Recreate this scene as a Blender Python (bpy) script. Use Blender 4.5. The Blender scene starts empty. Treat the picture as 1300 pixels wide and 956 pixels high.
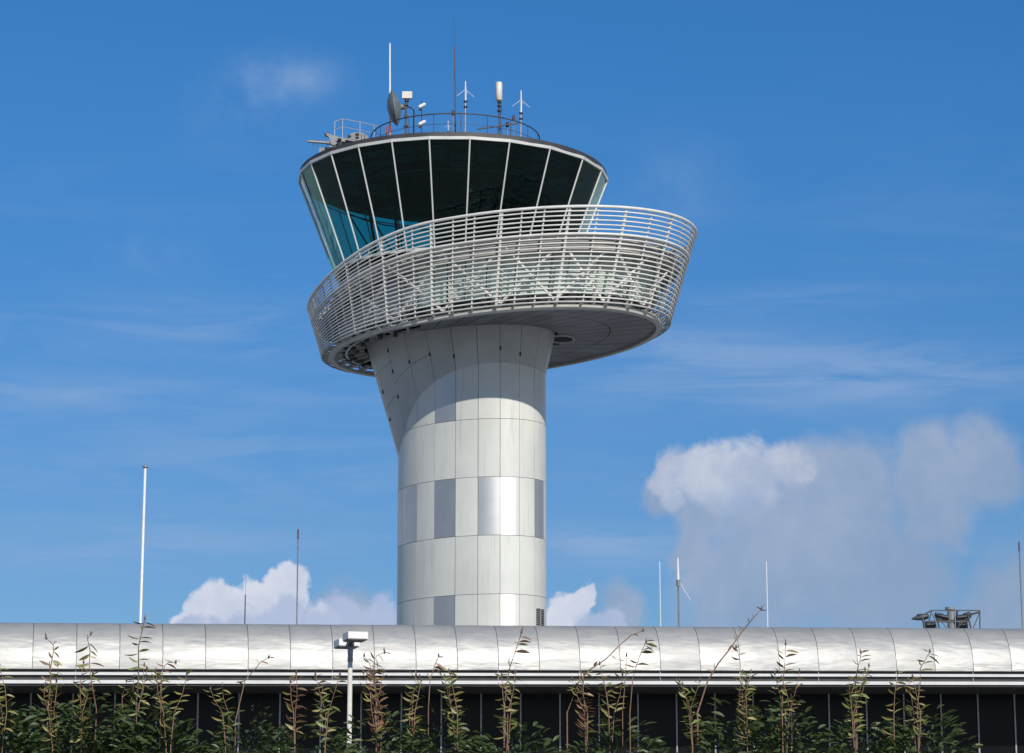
import bpy, math, random
from mathutils import Vector, Matrix
random.seed(7)
R = math.radians
sc = bpy.context.scene
COL = sc.collection

# ------------------------------------------------------------------ camera
F = 3230.0                      # focal length in photo pixels (photo 1300 wide)
TH = math.atan(0.2025)          # pitch up
EYE = 1.7
cam_d = bpy.data.cameras.new("camera")
cam = bpy.data.objects.new("camera", cam_d); COL.objects.link(cam)
cam_d.sensor_width = 36.0; cam_d.lens = F/1300*36
cam_d.clip_start = 0.5; cam_d.clip_end = 20000
cam.location = (0, 0, EYE); cam.rotation_euler = (R(90)+TH, 0, 0)
sc.camera = cam

def P(x, y, Y):
    """world point on the vertical plane at distance Y that shows at photo pixel x, y"""
    cx = (x-650)/F; cy = (478-y)/F
    d = Vector((cx, math.cos(TH)-cy*math.sin(TH), math.sin(TH)+cy*math.cos(TH)))
    d *= Y/d.y
    return Vector((d.x, d.y, d.z+EYE))

# ------------------------------------------------------------------ sun, sky
SUN_AZ = R(161)                 # from +Y clockwise towards +X (behind the camera, to the right)
SUN_EL = R(29)
sd = Vector((math.sin(SUN_AZ)*math.cos(SUN_EL), math.cos(SUN_AZ)*math.cos(SUN_EL), math.sin(SUN_EL)))
sun_d = bpy.data.lights.new("sun", 'SUN'); sun_d.energy = 3.7; sun_d.angle = R(0.53); sun_d.color = (1.0, .94, .85)
sun = bpy.data.objects.new("sun", sun_d); COL.objects.link(sun)
sun.rotation_euler = sd.to_track_quat('Z', 'Y').to_euler(); sun.location = (60, -60, 80)
sc.view_settings.view_transform = 'Standard'; sc.view_settings.look = 'None'
sc.view_settings.exposure = 0.0; sc.view_settings.gamma = 1.0

W = bpy.data.worlds.new("World"); sc.world = W; W.use_nodes = True
nt = W.node_tree; nt.nodes.clear()
class G:
    """tiny node-graph helper"""
    def __init__(s, tree): s.t = tree
    def n(s, typ, **kw):
        nd = s.t.nodes.new(typ)
        for k, v in kw.items(): setattr(nd, k, v)
        return nd
    def put(s, sock, v):
        if isinstance(v, bpy.types.NodeSocket): s.t.links.new(v, sock)
        elif isinstance(v, (tuple, list)) and len(v) == 3 and sock.type == 'RGBA': sock.default_value = (*v, 1)
        else: sock.default_value = v
    def m(s, op, a, b=0.0, c=0.0, clamp=False):
        nd = s.n('ShaderNodeMath', operation=op); nd.use_clamp = clamp
        s.put(nd.inputs[0], a); s.put(nd.inputs[1], b)
        if len(nd.inputs) > 2: s.put(nd.inputs[2], c)
        return nd.outputs[0]
    def v(s, op, a, b=(0, 0, 0)):
        nd = s.n('ShaderNodeVectorMath', operation=op)
        s.put(nd.inputs[0], a); s.put(nd.inputs[1], b)
        return nd.outputs[0]
    def mix(s, f, a, b, blend='MIX'):
        nd = s.n('ShaderNodeMix', data_type='RGBA', blend_type=blend)
        s.put(nd.inputs[0], f); s.put(nd.inputs[6], a); s.put(nd.inputs[7], b)
        return nd.outputs[2]
    def noise(s, vec, scale, detail=4, rough=.5, dist=0.0):
        nd = s.n('ShaderNodeTexNoise')
        if vec is not None: s.put(nd.inputs['Vector'], vec)
        nd.inputs['Scale'].default_value = scale; nd.inputs['Detail'].default_value = detail
        nd.inputs['Roughness'].default_value = rough; nd.inputs['Distortion'].default_value = dist
        return nd.outputs['Fac']
    def ss(s, x, lo, hi, a=0.0, b=1.0):
        nd = s.n('ShaderNodeMapRange', interpolation_type='SMOOTHSTEP')
        s.put(nd.inputs[0], x); s.put(nd.inputs[1], lo); s.put(nd.inputs[2], hi); s.put(nd.inputs[3], a); s.put(nd.inputs[4], b)
        return nd.outputs[0]
g = G(nt)
sky = g.n('ShaderNodeTexSky', sky_type='NISHITA')
sky.sun_disc = False; sky.sun_elevation = SUN_EL; sky.sun_rotation = SUN_AZ
sky.altitude = 600; sky.air_density = 1.0; sky.dust_density = 0.3; sky.ozone_density = 2.2
bg = g.n('ShaderNodeBackground'); bg.inputs['Strength'].default_value = 0.10
out = g.n('ShaderNodeOutputWorld')
tc = g.n('ShaderNodeTexCoord'); gen = tc.outputs['Generated']
sep = g.n('ShaderNodeSeparateXYZ'); nt.links.new(gen, sep.inputs[0])
az = g.m('ARCTAN2', sep.outputs[0], sep.outputs[1])         # 0 towards +Y
el = g.m('ARCSINE', g.m('MINIMUM', g.m('MAXIMUM', sep.outputs[2], -1.0), 1.0))
def azel(x, y):
    d = (P(x, y, 100)-Vector((0, 0, EYE))).normalized()
    return math.atan2(d.x, d.y), math.asin(d.z)
def blob(x, y, rx, ry, w=1.0):
    a0, e0 = azel(x, y)
    u = g.m('DIVIDE', g.m('SUBTRACT', az, a0), rx/F); v = g.m('DIVIDE', g.m('SUBTRACT', el, e0), ry/F)
    r2 = g.m('ADD', g.m('MULTIPLY', u, u), g.m('MULTIPLY', v, v))
    return g.m('MULTIPLY', g.m('EXPONENT', g.m('MULTIPLY', r2, -1.0)), w)
def add(*a):
    r = a[0]
    for b in a[1:]: r = g.m('ADD', r, b)
    return r
skycol = g.mix(1.0, sky.outputs[0], g.mix(g.ss(el, .05, .36), (.41, .535, .71), (.40, .74, 1.04)), 'MULTIPLY')
hs = g.n('ShaderNodeHueSaturation'); hs.inputs['Saturation'].default_value = 1.06; hs.inputs['Value'].default_value = 1.0
nt.links.new(skycol, hs.inputs['Color']); skycol = hs.outputs[0]
# cumulus heaps as unions of round puffs on the sky, their outline frayed by noise
inview = g.ss(g.m('ABSOLUTE', az), .23, .36, 1.0, 0.0)
cmb = g.n('ShaderNodeCombineXYZ'); g.put(cmb.inputs[0], az); g.put(cmb.inputs[1], el); pae = cmb.outputs[0]
def wnoise(scale, amp, detail=5):
    nd = g.n('ShaderNodeTexNoise'); nt.links.new(gen, nd.inputs['Vector']); nd.inputs['Scale'].default_value = scale; nd.inputs['Detail'].default_value = detail
    nd.inputs['Roughness'].default_value = .6
    sc_ = g.n('ShaderNodeVectorMath', operation='SCALE'); nt.links.new(g.v('SUBTRACT', nd.outputs['Color'], (.5, .5, .5)), sc_.inputs[0]); sc_.inputs['Scale'].default_value = amp
    return sc_.outputs[0]
warp_s = g.v('ADD', pae, wnoise(42, .020)); warp_l = g.v('ADD', pae, wnoise(16, .055, 6))
def puffs(p, lst):
    f = None
    for x, y, r_ in lst:
        a0, e0 = azel(x, y)
        fl = g.v('MULTIPLY', g.v('SUBTRACT', p, (a0, e0, 0)), (1, 1, 0))
        nd = g.n('ShaderNodeVectorMath', operation='LENGTH'); nt.links.new(fl, nd.inputs[0])
        v_ = g.m('MULTIPLY_ADD', nd.outputs['Value'], -F/r_, 1.0)
        f = v_ if f is None else g.m('SMOOTH_MAX', f, v_, .12)
    return f
body = puffs(warp_l, [(1075, 625, 95), (1010, 700, 135), (1100, 730, 120), (940, 760, 95), (1185, 600, 85), (1262, 575, 70), (1290, 780, 105), (1185, 655, 60), (895, 655, 62), (900, 745, 45), (450, 790, 62), (505, 800, 50), (785, 790, 48), (880, 700, 40), (1050, 600, 60), (830, 640, 30)])
lit_r = puffs(warp_s, [(868, 596, 40), (845, 612, 26), (905, 605, 50), (960, 606, 52), (1003, 590, 38), (930, 630, 46), (862, 640, 24)])
lit_l = puffs(warp_s, [(352, 748, 36), (322, 756, 26), (372, 757, 26), (283, 762, 28), (255, 776, 24), (236, 790, 20), (405, 790, 30), (715, 768, 30), (735, 752, 15), (704, 792, 26), (300, 790, 40), (350, 790, 40)])
frt_l = puffs(warp_s, [(360, 786, 32), (335, 790, 27), (305, 796, 30), (270, 798, 20), (244, 800, 22), (396, 796, 34), (440, 788, 42), (480, 782, 36), (752, 795, 34), (776, 785, 28)])
fine = g.noise(gen, 40, 7, .62, .2); soft = g.noise(gen, 12, 5, .6, .3)
m_body = g.m('MULTIPLY', g.ss(body, -.05, .55), .85)
m_r = g.m('MULTIPLY', g.ss(g.m('ADD', lit_r, g.m('MULTIPLY', g.m('SUBTRACT', fine, .5), 1.1)), -.05, .42), g.ss(el, azel(0, 668)[1], azel(0, 600)[1]))
fray = g.m('MULTIPLY', g.m('SUBTRACT', g.noise(gen, 85, 6, .6), .5), 1.0)
m_l = g.ss(g.m('ADD', lit_l, fray), .0, .32); m_f = g.m('MULTIPLY', g.ss(g.m('ADD', frt_l, fray), .0, .45), .88)
# the same kind of clouds round the rest of the horizon
bank = g.m('MULTIPLY', g.m('MULTIPLY', g.ss(el, .45, .10), g.ss(el, -.02, .04)), g.ss(g.m('ADD', g.noise(gen, 3.2, 2, .5), g.m('MULTIPLY', g.m('SUBTRACT', fine, .5), .5)), .42, .57))
m_bank = g.m('MULTIPLY', bank, g.m('SUBTRACT', 1.0, inview))
# thin high streaks and soft puffs
mp = g.n('ShaderNodeMapping'); mp.inputs['Scale'].default_value = (3.0, 3.0, 22.0); nt.links.new(gen, mp.inputs[0])
cir = g.noise(mp.outputs[0], 2.6, 6, .6, .5)
cirm = g.m('MULTIPLY', g.m('MULTIPLY', g.ss(cir, .42, .80), g.ss(el, .34, .16)), .24)
puff = g.m('MULTIPLY', add(blob(335, 108, 70, 34, .75), blob(395, 95, 40, 20, .4), blob(300, 160, 60, 40, .2), blob(190, 320, 60, 35, .25), blob(860, 235, 60, 60, .25)), g.ss(g.noise(gen, 30, 6, .6), .30, .72))
band = g.m('MULTIPLY', add(blob(1050, 480, 300, 34, .75), blob(120, 500, 200, 20, .65), blob(280, 420, 300, 36, .42), blob(300, 590, 320, 60, .45), blob(850, 440, 240, 30, .45),
            blob(770, 690, 120, 26, .8), blob(120, 690, 200, 30, .5), blob(1000, 380, 260, 16, .3)), g.ss(g.noise(mp.outputs[0], 4.5, 7, .62, .8), .30, .70))
puff = g.m('ADD', puff, band)
veil = g.m('ADD', cirm, g.m('MULTIPLY', puff, .8), clamp=True)
c1 = g.mix(veil, skycol, (2.9, 4.25, 6.7))
c1 = g.mix(g.m('MULTIPLY', m_body, inview), c1, g.mix(g.ss(soft, .35, .7), (2.7, 3.65, 5.35), (4.0, 4.7, 6.1)))
c1 = g.mix(g.m('MULTIPLY', m_r, .90), c1, g.mix(g.ss(fine, .32, .66), (4.0, 4.65, 6.3), (5.7, 6.2, 7.2)))
c1 = g.mix(g.m('MULTIPLY', m_l, .97), c1, g.mix(g.ss(fine, .30, .7), (5.4, 6.0, 7.5), (6.9, 7.2, 8.2)))
c1 = g.mix(m_f, c1, g.mix(g.ss(soft, .35, .7), (3.9, 4.8, 6.9), (4.9, 5.6, 7.4)))
c2 = g.mix(g.m('MULTIPLY', m_bank, .85), c1, g.mix(g.ss(fine, .35, .65), (4.4, 4.9, 6.0), (7.6, 7.7, 8.0)))
nt.links.new(c2, bg.inputs['Color']); nt.links.new(bg.outputs[0], out.inputs['Surface'])

# ------------------------------------------------------------------ materials
def mat(name, col, rough=.5, metal=0.0, var=0.0, vscale=1.0, bump=0.0, bscale=8.0, rnd=0.0, streak=0.0, col2=None, stretch=(1, 1, 1), spec=.5):
    m = bpy.data.materials.new(name); m.use_nodes = True
    t = m.node_tree; h = G(t); b = t.nodes['Principled BSDF']
    b.inputs['Roughness'].default_value = rough; b.inputs['Metallic'].default_value = metal
    b.inputs['Specular IOR Level'].default_value = spec
    c = None
    co = h.n('ShaderNodeTexCoord').outputs['Object']
    base = tuple(col)
    src = h.n('ShaderNodeRGB').outputs[0]; src.default_value = (*base, 1)
    cur = src
    if var > 0:
        mpn = h.n('ShaderNodeMapping'); mpn.inputs['Scale'].default_value = stretch; t.links.new(co, mpn.inputs[0])
        nz = h.noise(mpn.outputs[0], vscale, 6, .6)
        dark = tuple(x*(1-var) for x in base) if col2 is None else col2
        cur = h.mix(h.ss(nz, .35, .68), cur, dark)
    if streak > 0:
        mps = h.n('ShaderNodeMapping'); mps.inputs['Scale'].default_value = (1, 1, .06); t.links.new(co, mps.inputs[0])
        ns = h.noise(mps.outputs[0], 5.0, 5, .65)
        cur = h.mix(h.m('MULTIPLY', h.ss(ns, .5, .78), streak), cur, tuple(x*.55 for x in base))
    if rnd > 0:
        oi = h.n('ShaderNodeObjectInfo').outputs['Random']
        k = h.m('ADD', 1-rnd/2, h.m('MULTIPLY', oi, rnd))
        cmb = h.n('ShaderNodeCombineColor')
        for i in range(3): t.links.new(k, cmb.inputs[i])
        cur = h.mix(1.0, cur, cmb.outputs[0], 'MULTIPLY')
        t.links.new(h.m('ADD', rough*.9, h.m('MULTIPLY', oi, rough*.2)), b.inputs['Roughness'])
    t.links.new(cur, b.inputs['Base Color'])
    if bump > 0:
        bn = h.n('ShaderNodeBump'); bn.inputs['Strength'].default_value = bump; bn.inputs['Distance'].default_value = .05
        t.links.new(h.noise(co, bscale, 4, .5), bn.inputs['Height']); t.links.new(bn.outputs[0], b.inputs['Normal'])
    return m
M = {}
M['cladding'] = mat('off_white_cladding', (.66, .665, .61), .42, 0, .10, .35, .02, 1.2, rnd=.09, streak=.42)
M['aluminium'] = mat('brushed_aluminium', (.62, .61, .585), .47, .85, .06, 1.0, .02, 2.0, rnd=.06)
M['core'] = mat('dark_joint', (.045, .045, .042), .8, 0, .3, 2)
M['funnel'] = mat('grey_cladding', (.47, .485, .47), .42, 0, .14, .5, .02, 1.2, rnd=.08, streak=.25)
M['rail'] = mat('cream_painted_steel', (.80, .785, .73), .45, 0, .16, 1.5, rnd=.05)
M['beam'] = mat('painted_beam', (.58, .57, .52), .5, 0, .16, .8, streak=.2)
M['brace'] = mat('painted_brace', (.50, .50, .46), .5, 0, .15, 1.0)
M['slab'] = mat('deck_slab', (.33, .32, .29), .8, 0, .2, 1.0, .1, 6)
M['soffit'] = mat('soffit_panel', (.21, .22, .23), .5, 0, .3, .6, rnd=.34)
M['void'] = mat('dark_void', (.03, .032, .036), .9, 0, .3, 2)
M['greywall'] = mat('grey_wall_panel', (.50, .53, .57), .4, .1, .15, .8, rnd=.14)
M['blind'] = mat('green_glazed_panel', (.62, .74, .66), .2, 0, .25, .9, rnd=.30, stretch=(1, 1, .3), spec=.8)
M['mullion'] = mat('pale_window_bar', (.62, .63, .60), .4, .1, .1, 2)
M['fascia'] = mat('pale_roof_fascia', (.66, .66, .62), .4, .1, .12, 1.0)
M['roofdark'] = mat('dark_roof_membrane', (.055, .055, .06), .6, 0, .3, .8)
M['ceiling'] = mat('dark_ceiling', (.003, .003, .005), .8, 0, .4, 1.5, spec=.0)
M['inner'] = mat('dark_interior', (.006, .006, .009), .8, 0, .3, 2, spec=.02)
M['galv'] = mat('galvanised_steel', (.34, .35, .36), .45, .5, .3, 6)
M['darkmetal'] = mat('weathered_dark_metal', (.10, .10, .105), .55, .4, .35, 5)
M['machine'] = mat('grey_machine_paint', (.27, .285, .30), .5, .1, .3, 3)
M['white'] = mat('white_paint', (.80, .80, .77), .4, 0, .10, 5)
M['cream'] = mat('cream_plastic', (.74, .71, .62), .45, 0, .14, 5)
M['dish'] = mat('grey_dish', (.17, .20, .205), .5, 0, .25, 3)
M['red'] = mat('red_paint', (.50, .06, .035), .5, 0, .25, 5)
M['brownred'] = mat('brown_red_paint', (.11, .05, .045), .5, 0, .25, 5)
M['black'] = mat('black_rubber', (.02, .02, .02), .5, 0, .2, 5)
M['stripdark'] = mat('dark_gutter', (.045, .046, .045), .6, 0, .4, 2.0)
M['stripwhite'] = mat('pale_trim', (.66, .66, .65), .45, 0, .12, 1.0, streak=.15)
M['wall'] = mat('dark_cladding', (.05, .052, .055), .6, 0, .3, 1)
M['membrane'] = mat('grey_roof', (.30, .30, .29), .7, 0, .2, .5)
M['concrete'] = mat('concrete', (.34, .33, .31), .85, 0, .25, 1.0, .2, 8)

def roof_metal():
    m = bpy.data.materials.new('curved_roof_metal'); m.use_nodes = True
    t = m.node_tree; h = G(t); b = t.nodes['Principled BSDF']
    co = h.n('ShaderNodeTexCoord').outputs['Object']; oi = h.n('ShaderNodeObjectInfo').outputs['Random']
    off = h.n('ShaderNodeVectorMath', operation='SCALE'); off.inputs[0].default_value = (31, 17, 9); t.links.new(oi, off.inputs['Scale'])
    p = h.v('ADD', co, off.outputs[0])
    b.inputs['Metallic'].default_value = .42; b.inputs['Coat Weight'].default_value = .12; b.inputs['Coat Roughness'].default_value = .2
    n = h.noise(p, 1.1, 5, .6)
    col = h.mix(h.ss(n, .3, .75), (.47, .465, .435), (.39, .39, .38))
    dirt = h.m('MULTIPLY', h.ss(h.noise(co, 7, 6, .7), .55, .85), .22)
    col = h.mix(dirt, col, (.45, .43, .38))
    t.links.new(col, b.inputs['Base Color'])
    t.links.new(h.m('ADD', .50, h.m('MULTIPLY', oi, .12)), b.inputs['Roughness'])
    mpn = h.n('ShaderNodeMapping'); mpn.inputs['Scale'].default_value = (.6, .6, 2.4); t.links.new(p, mpn.inputs[0])
    hh = h.m('ADD', h.noise(mpn.outputs[0], 1.3, 2, .45), h.m('MULTIPLY', h.noise(mpn.outputs[0], 5, 3, .5), .05))
    bn = h.n('ShaderNodeBump'); bn.inputs['Strength'].default_value = .6; bn.inputs['Distance'].default_value = .07
    t.links.new(hh, bn.inputs['Height']); t.links.new(bn.outputs[0], b.inputs['Normal'])
    return m
M['roofmetal'] = roof_metal()

def glass(name, tint, refl_tint=(1, 1, 1), rough=.02, ior=1.34):
    m = bpy.data.materials.new(name); m.use_nodes = True
    t = m.node_tree; t.nodes.clear(); h = G(t)
    co = h.n('ShaderNodeTexCoord').outputs['Object']; oi = h.n('ShaderNodeObjectInfo').outputs['Random']
    fr = h.n('ShaderNodeFresnel'); bf = h.n('ShaderNodeNewGeometry').outputs['Backfacing']; t.links.new(h.m('ADD', ior, h.m('MULTIPLY', bf, 1/ior-ior)), fr.inputs[0])
    tr = h.n('ShaderNodeBsdfTransparent'); tr.inputs[0].default_value = (*tint, 1)
    gl = h.n('ShaderNodeBsdfGlossy'); gl.inputs['Color'].default_value = (*refl_tint, 1); gl.inputs['Roughness'].default_value = rough
    bn = h.n('ShaderNodeBump'); bn.inputs['Strength'].default_value = .35; bn.inputs['Distance'].default_value = .06
    off = h.n('ShaderNodeVectorMath', operation='SCALE'); off.inputs[0].default_value = (13, 7, 5); t.links.new(oi, off.inputs['Scale'])
    t.links.new(h.noise(h.v('ADD', co, off.outputs[0]), .9, 2, .5), bn.inputs['Height']); t.links.new(bn.outputs[0], gl.inputs['Normal'])
    mx = h.n('ShaderNodeMixShader'); o = h.n('ShaderNodeOutputMaterial')
    t.links.new(fr.outputs[0], mx.inputs[0]); t.links.new(tr.outputs[0], mx.inputs[1]); t.links.new(gl.outputs[0], mx.inputs[2])
    t.links.new(mx.outputs[0], o.inputs['Surface'])
    return m
M['cabglass'] = glass('teal_tinted_glass', (.14, .80, .755))
M['darkglass'] = mat('dark_facade_glass', (.006, .007, .008), .25, 0, .2, .5, .03, .8, rnd=.2, spec=.12)

# ------------------------------------------------------------------ mesh helpers
class MB:
    def __init__(s): s.v = []; s.f = []
    def add(s, vs, fs):
        k = len(s.v); s.v += [tuple(p) for p in vs]; s.f += [tuple(i+k for i in f) for f in fs]; return s
    def box(s, c, size, rot=None):
        hx, hy, hz = size[0]/2, size[1]/2, size[2]/2
        vs = [Vector((x, y, z)) for x in (-hx, hx) for y in (-hy, hy) for z in (-hz, hz)]
        if rot is not None: vs = [rot @ p for p in vs]
        return s.add([p+Vector(c) for p in vs], [(0, 1, 3, 2), (4, 6, 7, 5), (0, 4, 5, 1), (2, 3, 7, 6), (0, 2, 6, 4), (1, 5, 7, 3)])
    def tube(s, pts, r, n=6, closed=False, r2=None, flat=1.0):
        pts = [Vector(p) for p in pts]; N = len(pts); rings = []
        rr = [r]*N if not isinstance(r, (list, tuple)) else r
        if r2 is not None: rr = [r+(r2-r)*i/(N-1) for i in range(N)]
        for i, p in enumerate(pts):
            a = pts[(i-1) % N] if (closed or i > 0) else p; b = pts[(i+1) % N] if (closed or i < N-1) else p
            d = (b-a).normalized(); up = Vector((0, 0, 1)) if abs(d.z) < .9 else Vector((0, 1, 0))
            x = d.cross(up).normalized(); y = x.cross(d).normalized()
            rings.append([p+(x*math.cos(2*math.pi*(k+.5)/n)+y*math.sin(2*math.pi*(k+.5)/n)*flat)*rr[i] for k in range(n)])
        vs = [q for ring in rings for q in ring]; fs = []
        for i in range(N if closed else N-1):
            j = (i+1) % N
            for k in range(n): fs.append((i*n+k, j*n+k, j*n+(k+1) % n, i*n+(k+1) % n))
        if not closed: fs += [tuple(range(n)), tuple((N-1)*n+k for k in range(n))[::-1]]
        return s.add(vs, fs)
    def rod(s, a, b, r, n=6, r2=None):
        return s.tube([a, b], r, n, r2=r2)
    def bar(s, a, b, w, h):
        """rectangular bar between two points"""
        a = Vector(a); b = Vector(b); d = b-a; L = d.length; q = d.to_track_quat('X', 'Z').to_matrix()
        return s.box((a+b)/2, (L, w, h), q)
    def grid(s, outer, inner):
        """closed slab between two grids of points [i][j]"""
        ni, nj = len(outer), len(outer[0]); k0 = 0
        vs = [p for row in outer for p in row]+[p for row in inner for p in row]; o = ni*nj; fs = []
        for i in range(ni-1):
            for j in range(nj-1):
                a, b, c, d = i*nj+j, (i+1)*nj+j, (i+1)*nj+j+1, i*nj+j+1
                fs.append((a, b, c, d)); fs.append((o+d, o+c, o+b, o+a))
        for i in range(ni-1):
            fs.append((i*nj, o+i*nj, o+(i+1)*nj, (i+1)*nj)); e = nj-1
            fs.append(((i+1)*nj+e, o+(i+1)*nj+e, o+i*nj+e, i*nj+e))
        for j in range(nj-1):
            fs.append((j+1, o+j+1, o+j, j)); e = (ni-1)*nj
            fs.append((e+j, o+e+j, o+e+j+1, e+j+1))
        return s.add(vs, fs)
    def lathe(s, prof, c=(0, 0, 0), n=16, cap=True):
        vs = []; fs = []; c = Vector(c)
        for (r, z) in prof:
            for k in range(n): vs.append(c+Vector((r*math.cos(2*math.pi*k/n), r*math.sin(2*math.pi*k/n), z)))
        for i in range(len(prof)-1):
            for k in range(n): fs.append((i*n+k, i*n+(k+1) % n, (i+1)*n+(k+1) % n, (i+1)*n+k))
        if cap: fs += [tuple(range(n))[::-1], tuple((len(prof)-1)*n+k for k in range(n))]
        return s.add(vs, fs)
    def build(s, name, m, parent=None, smooth=False, kind=None):
        me = bpy.data.meshes.new(name); org = Vector((0, 0, 0))
        if parent is None and s.v: pass
        me.from_pydata(s.v, [], s.f); me.materials.append(m)
        if smooth:
            me.polygons.foreach_set('use_smooth', [True]*len(me.polygons))
        ob = bpy.data.objects.new(name, me); COL.objects.link(ob)
        if parent is not None:
            ob.parent = parent; ob.matrix_parent_inverse = Matrix.Translation(-world_loc(parent))
        if kind: ob['kind'] = kind
        return ob
LOC = {}
def world_loc(o): return LOC.get(o.name, Vector((0, 0, 0)))
def thing(name, loc, label, cat, group=None):
    o = bpy.data.objects.new(name, None); COL.objects.link(o); o.location = loc; o.empty_display_size = .2
    LOC[o.name] = Vector(loc); o['label'] = label; o['category'] = cat
    if group: o['group'] = group
    return o
def tag(o, label, cat, group=None):
    o['label'] = label; o['category'] = cat
    if group: o['group'] = group
    return o
def smooth_angle(ob, ang=35):
    me = ob.data
    me.polygons.foreach_set('use_smooth', [True]*len(me.polygons))
    me.set_sharp_from_angle(angle=R(ang))
    return ob

# ------------------------------------------------------------------ ground
def ground():
    m = bpy.data.materials.new('apron_concrete'); m.use_nodes = True
    t = m.node_tree; h = G(t); b = t.nodes['Principled BSDF']; co = h.n('ShaderNodeTexCoord').outputs['Object']
    c = h.mix(h.ss(h.noise(co, .05, 6, .6), .4, .65), (.29, .28, .26), (.36, .35, .325))
    c = h.mix(h.m('MULTIPLY', h.ss(h.noise(co, 9, 6, .7), .4, .8), .5), c, (.28, .27, .255))
    t.links.new(c, b.inputs['Base Color']); b.inputs['Roughness'].default_value = .85
    S = 9000; mb = MB(); n = 24
    vs = [(-S+2*S*i/n, -S+2*S*j/n, 0) for i in range(n+1) for j in range(n+1)]
    fs = [(i*(n+1)+j, (i+1)*(n+1)+j, (i+1)*(n+1)+j+1, i*(n+1)+j+1) for i in range(n) for j in range(n)]
    mb.add(vs, fs); mb.build('ground', m, kind='structure')
    # grass strip under the shrubs
    mg = bpy.data.materials.new('verge_grass'); mg.use_nodes = True
    t = mg.node_tree; h = G(t); b = t.nodes['Principled BSDF']; co = h.n('ShaderNodeTexCoord').outputs['Object']
    t.links.new(h.mix(h.ss(h.noise(co, 3, 6, .7), .35, .7), (.045, .075, .02), (.09, .10, .04)), b.inputs['Base Color'])
    b.inputs['Roughness'].default_value = .9
    mb = MB(); mb.add([(-30, 14, .004), (30, 14, .004), (30, 24, .004), (-30, 24, .004)], [(0, 1, 2, 3)])
    mb.build('grass_verge', mg, kind='structure')
ground()

# ================================================================== CONTROL TOWER
Y0 = 129.0
def ppm_at(y): # photo pixels per metre at the tower's axis, image row y
    return (P(700, y, Y0).x-P(600, y, Y0).x)/100
def zc(y): return P(600, y, Y0).z
def Xc(x, y): return P(x, y, Y0).x
class Ring:
    """plan ellipse, long axis running from near right to far left"""
    def __init__(s, x, a, y, k=-.45, b=.9, fwd=0.0):
        s.fwd = fwd; s.xc = Xc(x, y); s.a = a*ppm_at(y); s.z = zc(y); s.k = k; s.b = b
    def plan(s, t, sc_=1.0):
        t = R(t); X = s.a*math.sin(t)*sc_
        return s.xc+X, Y0-s.fwd+s.k*X-s.b*s.a*math.cos(t)*sc_
    def pt(s, t, sc_=1.0, dz=0.0):
        x, y = s.plan(t, sc_); return Vector((x, y, s.z+dz))
RB = Ring(624.5, 219.5, 440, k=-.38, fwd=1.2)                 # basket foot
RT = Ring(631, 243.5, 334, k=-.38, fwd=1.2)                 # basket top rail
M2 = 1/ppm_at(380)
def dip(t):
    u = math.sin(R(t))
    return 44*ppm_at(380)*(max(0, -u-.3)/.7)**2
def B(t, s, k=1.0):
    """point on the flared basket: s 0 foot, 1 top; k scales towards the axis"""
    xa, ya = RB.plan(t, k); xb, yb = RT.plan(t, k)
    z = RB.z+(RT.z-dip(t)-RB.z)*s+.019*(xa-RB.xc)
    return Vector((xa+(xb-xa)*s, ya+(yb-ya)*s, z))
tower_base = Vector((Xc(598, 700), Y0, 0))
tower = thing('control_tower', tower_base, 'tall pale airport control tower with a flared railed gallery and dark glass cab', 'control tower')

# ---- shaft
SH = Ring(598, 95, 690, k=-.38, b=.96)
def S(t, z, off=0.0):
    x, y = SH.plan(t, (SH.a+off)/SH.a); return Vector((x, y, z))
def zfront(y): return P(615, y, Y0-SH.b*SH.a*.97).z
rows = [zfront(v) for v in (459, 533, 606.5, 680.5, 755, 829)]
dzr = rows[3]-rows[4]
while rows[-1]-dzr > .4: rows.append(rows[-1]-dzr)
rows.append(.15)
NT = 21; TS = [6+360/NT*i for i in range(NT)]
core = MB(); n = 84
g0 = [[S(360*i/n, z, -.09) for z in (0.0, rows[0]+2.6)] for i in range(n+1)]
core.add([p for r_ in g0 for p in r_], [(2*i, 2*i+2, 2*i+3, 2*i+1) for i in range(n)])
shaft = core.build('shaft', M['core'], tower, smooth=True)
metal = {(0, 2)}
def col_of(i):  # column index relative to photo columns: panel i spans TS[i]..TS[i+1]
    return i
# panel i=0 spans 6..23 (608-637); i=-1 spans -11..6 ; i=-2 -28..-11 (553-578) ; i=-4 -62..-45 ; i=-5 -80..-62 ; i=1 23..40 ; i=3 57..75
METAL = {(0, -2), (2, -5), (2, -4), (2, -2), (2, 0), (2, 1), (2, 3), (4, -2), (4, 1), (2, 8), (4, 7), (2, -9), (4, -8), (0, 6), (6, 0), (6, -5), (8, 2), (6, 5)}
gap = 0.022
GT = gap/SH.a*57.3
# crease: where the funnel leaves the shaft
cre_px = [(507, 577), (511, 560), (520, 527), (533, 504), (552, 485), (579, 470), (610, 462), (640, 460), (670, 465), (690, 472)]
cre = []
for x, y in cre_px:
    u = max(-.995, min(.995, (x-599)/95)); t = math.degrees(math.asin(u))
    Yp = SH.plan(t)[1]; cre.append((t, P(x, y, Yp).z))
zlow = cre[0][1]; zhi = cre[-1][1]
cre = [(-180, cre[5][1]), (-150, cre[3][1]), (-125, cre[2][1]), (-105, cre[1][1]), (-88, zlow-.15)]+cre[1:]+[(110, zhi+.1), (150, cre[6][1]), (180, cre[5][1])]
def interp(tab, t):
    t = (t+180) % 360-180
    for (a, b), (c, d) in zip(tab, tab[1:]):
        if a <= t <= c:
            w = (t-a)/(c-a) if c > a else 0; return b+(d-b)*w
    return tab[-1][1]
def zcre(t): return sum(interp(cre, t+d) for d in (-5, 0, 5))/3
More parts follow.
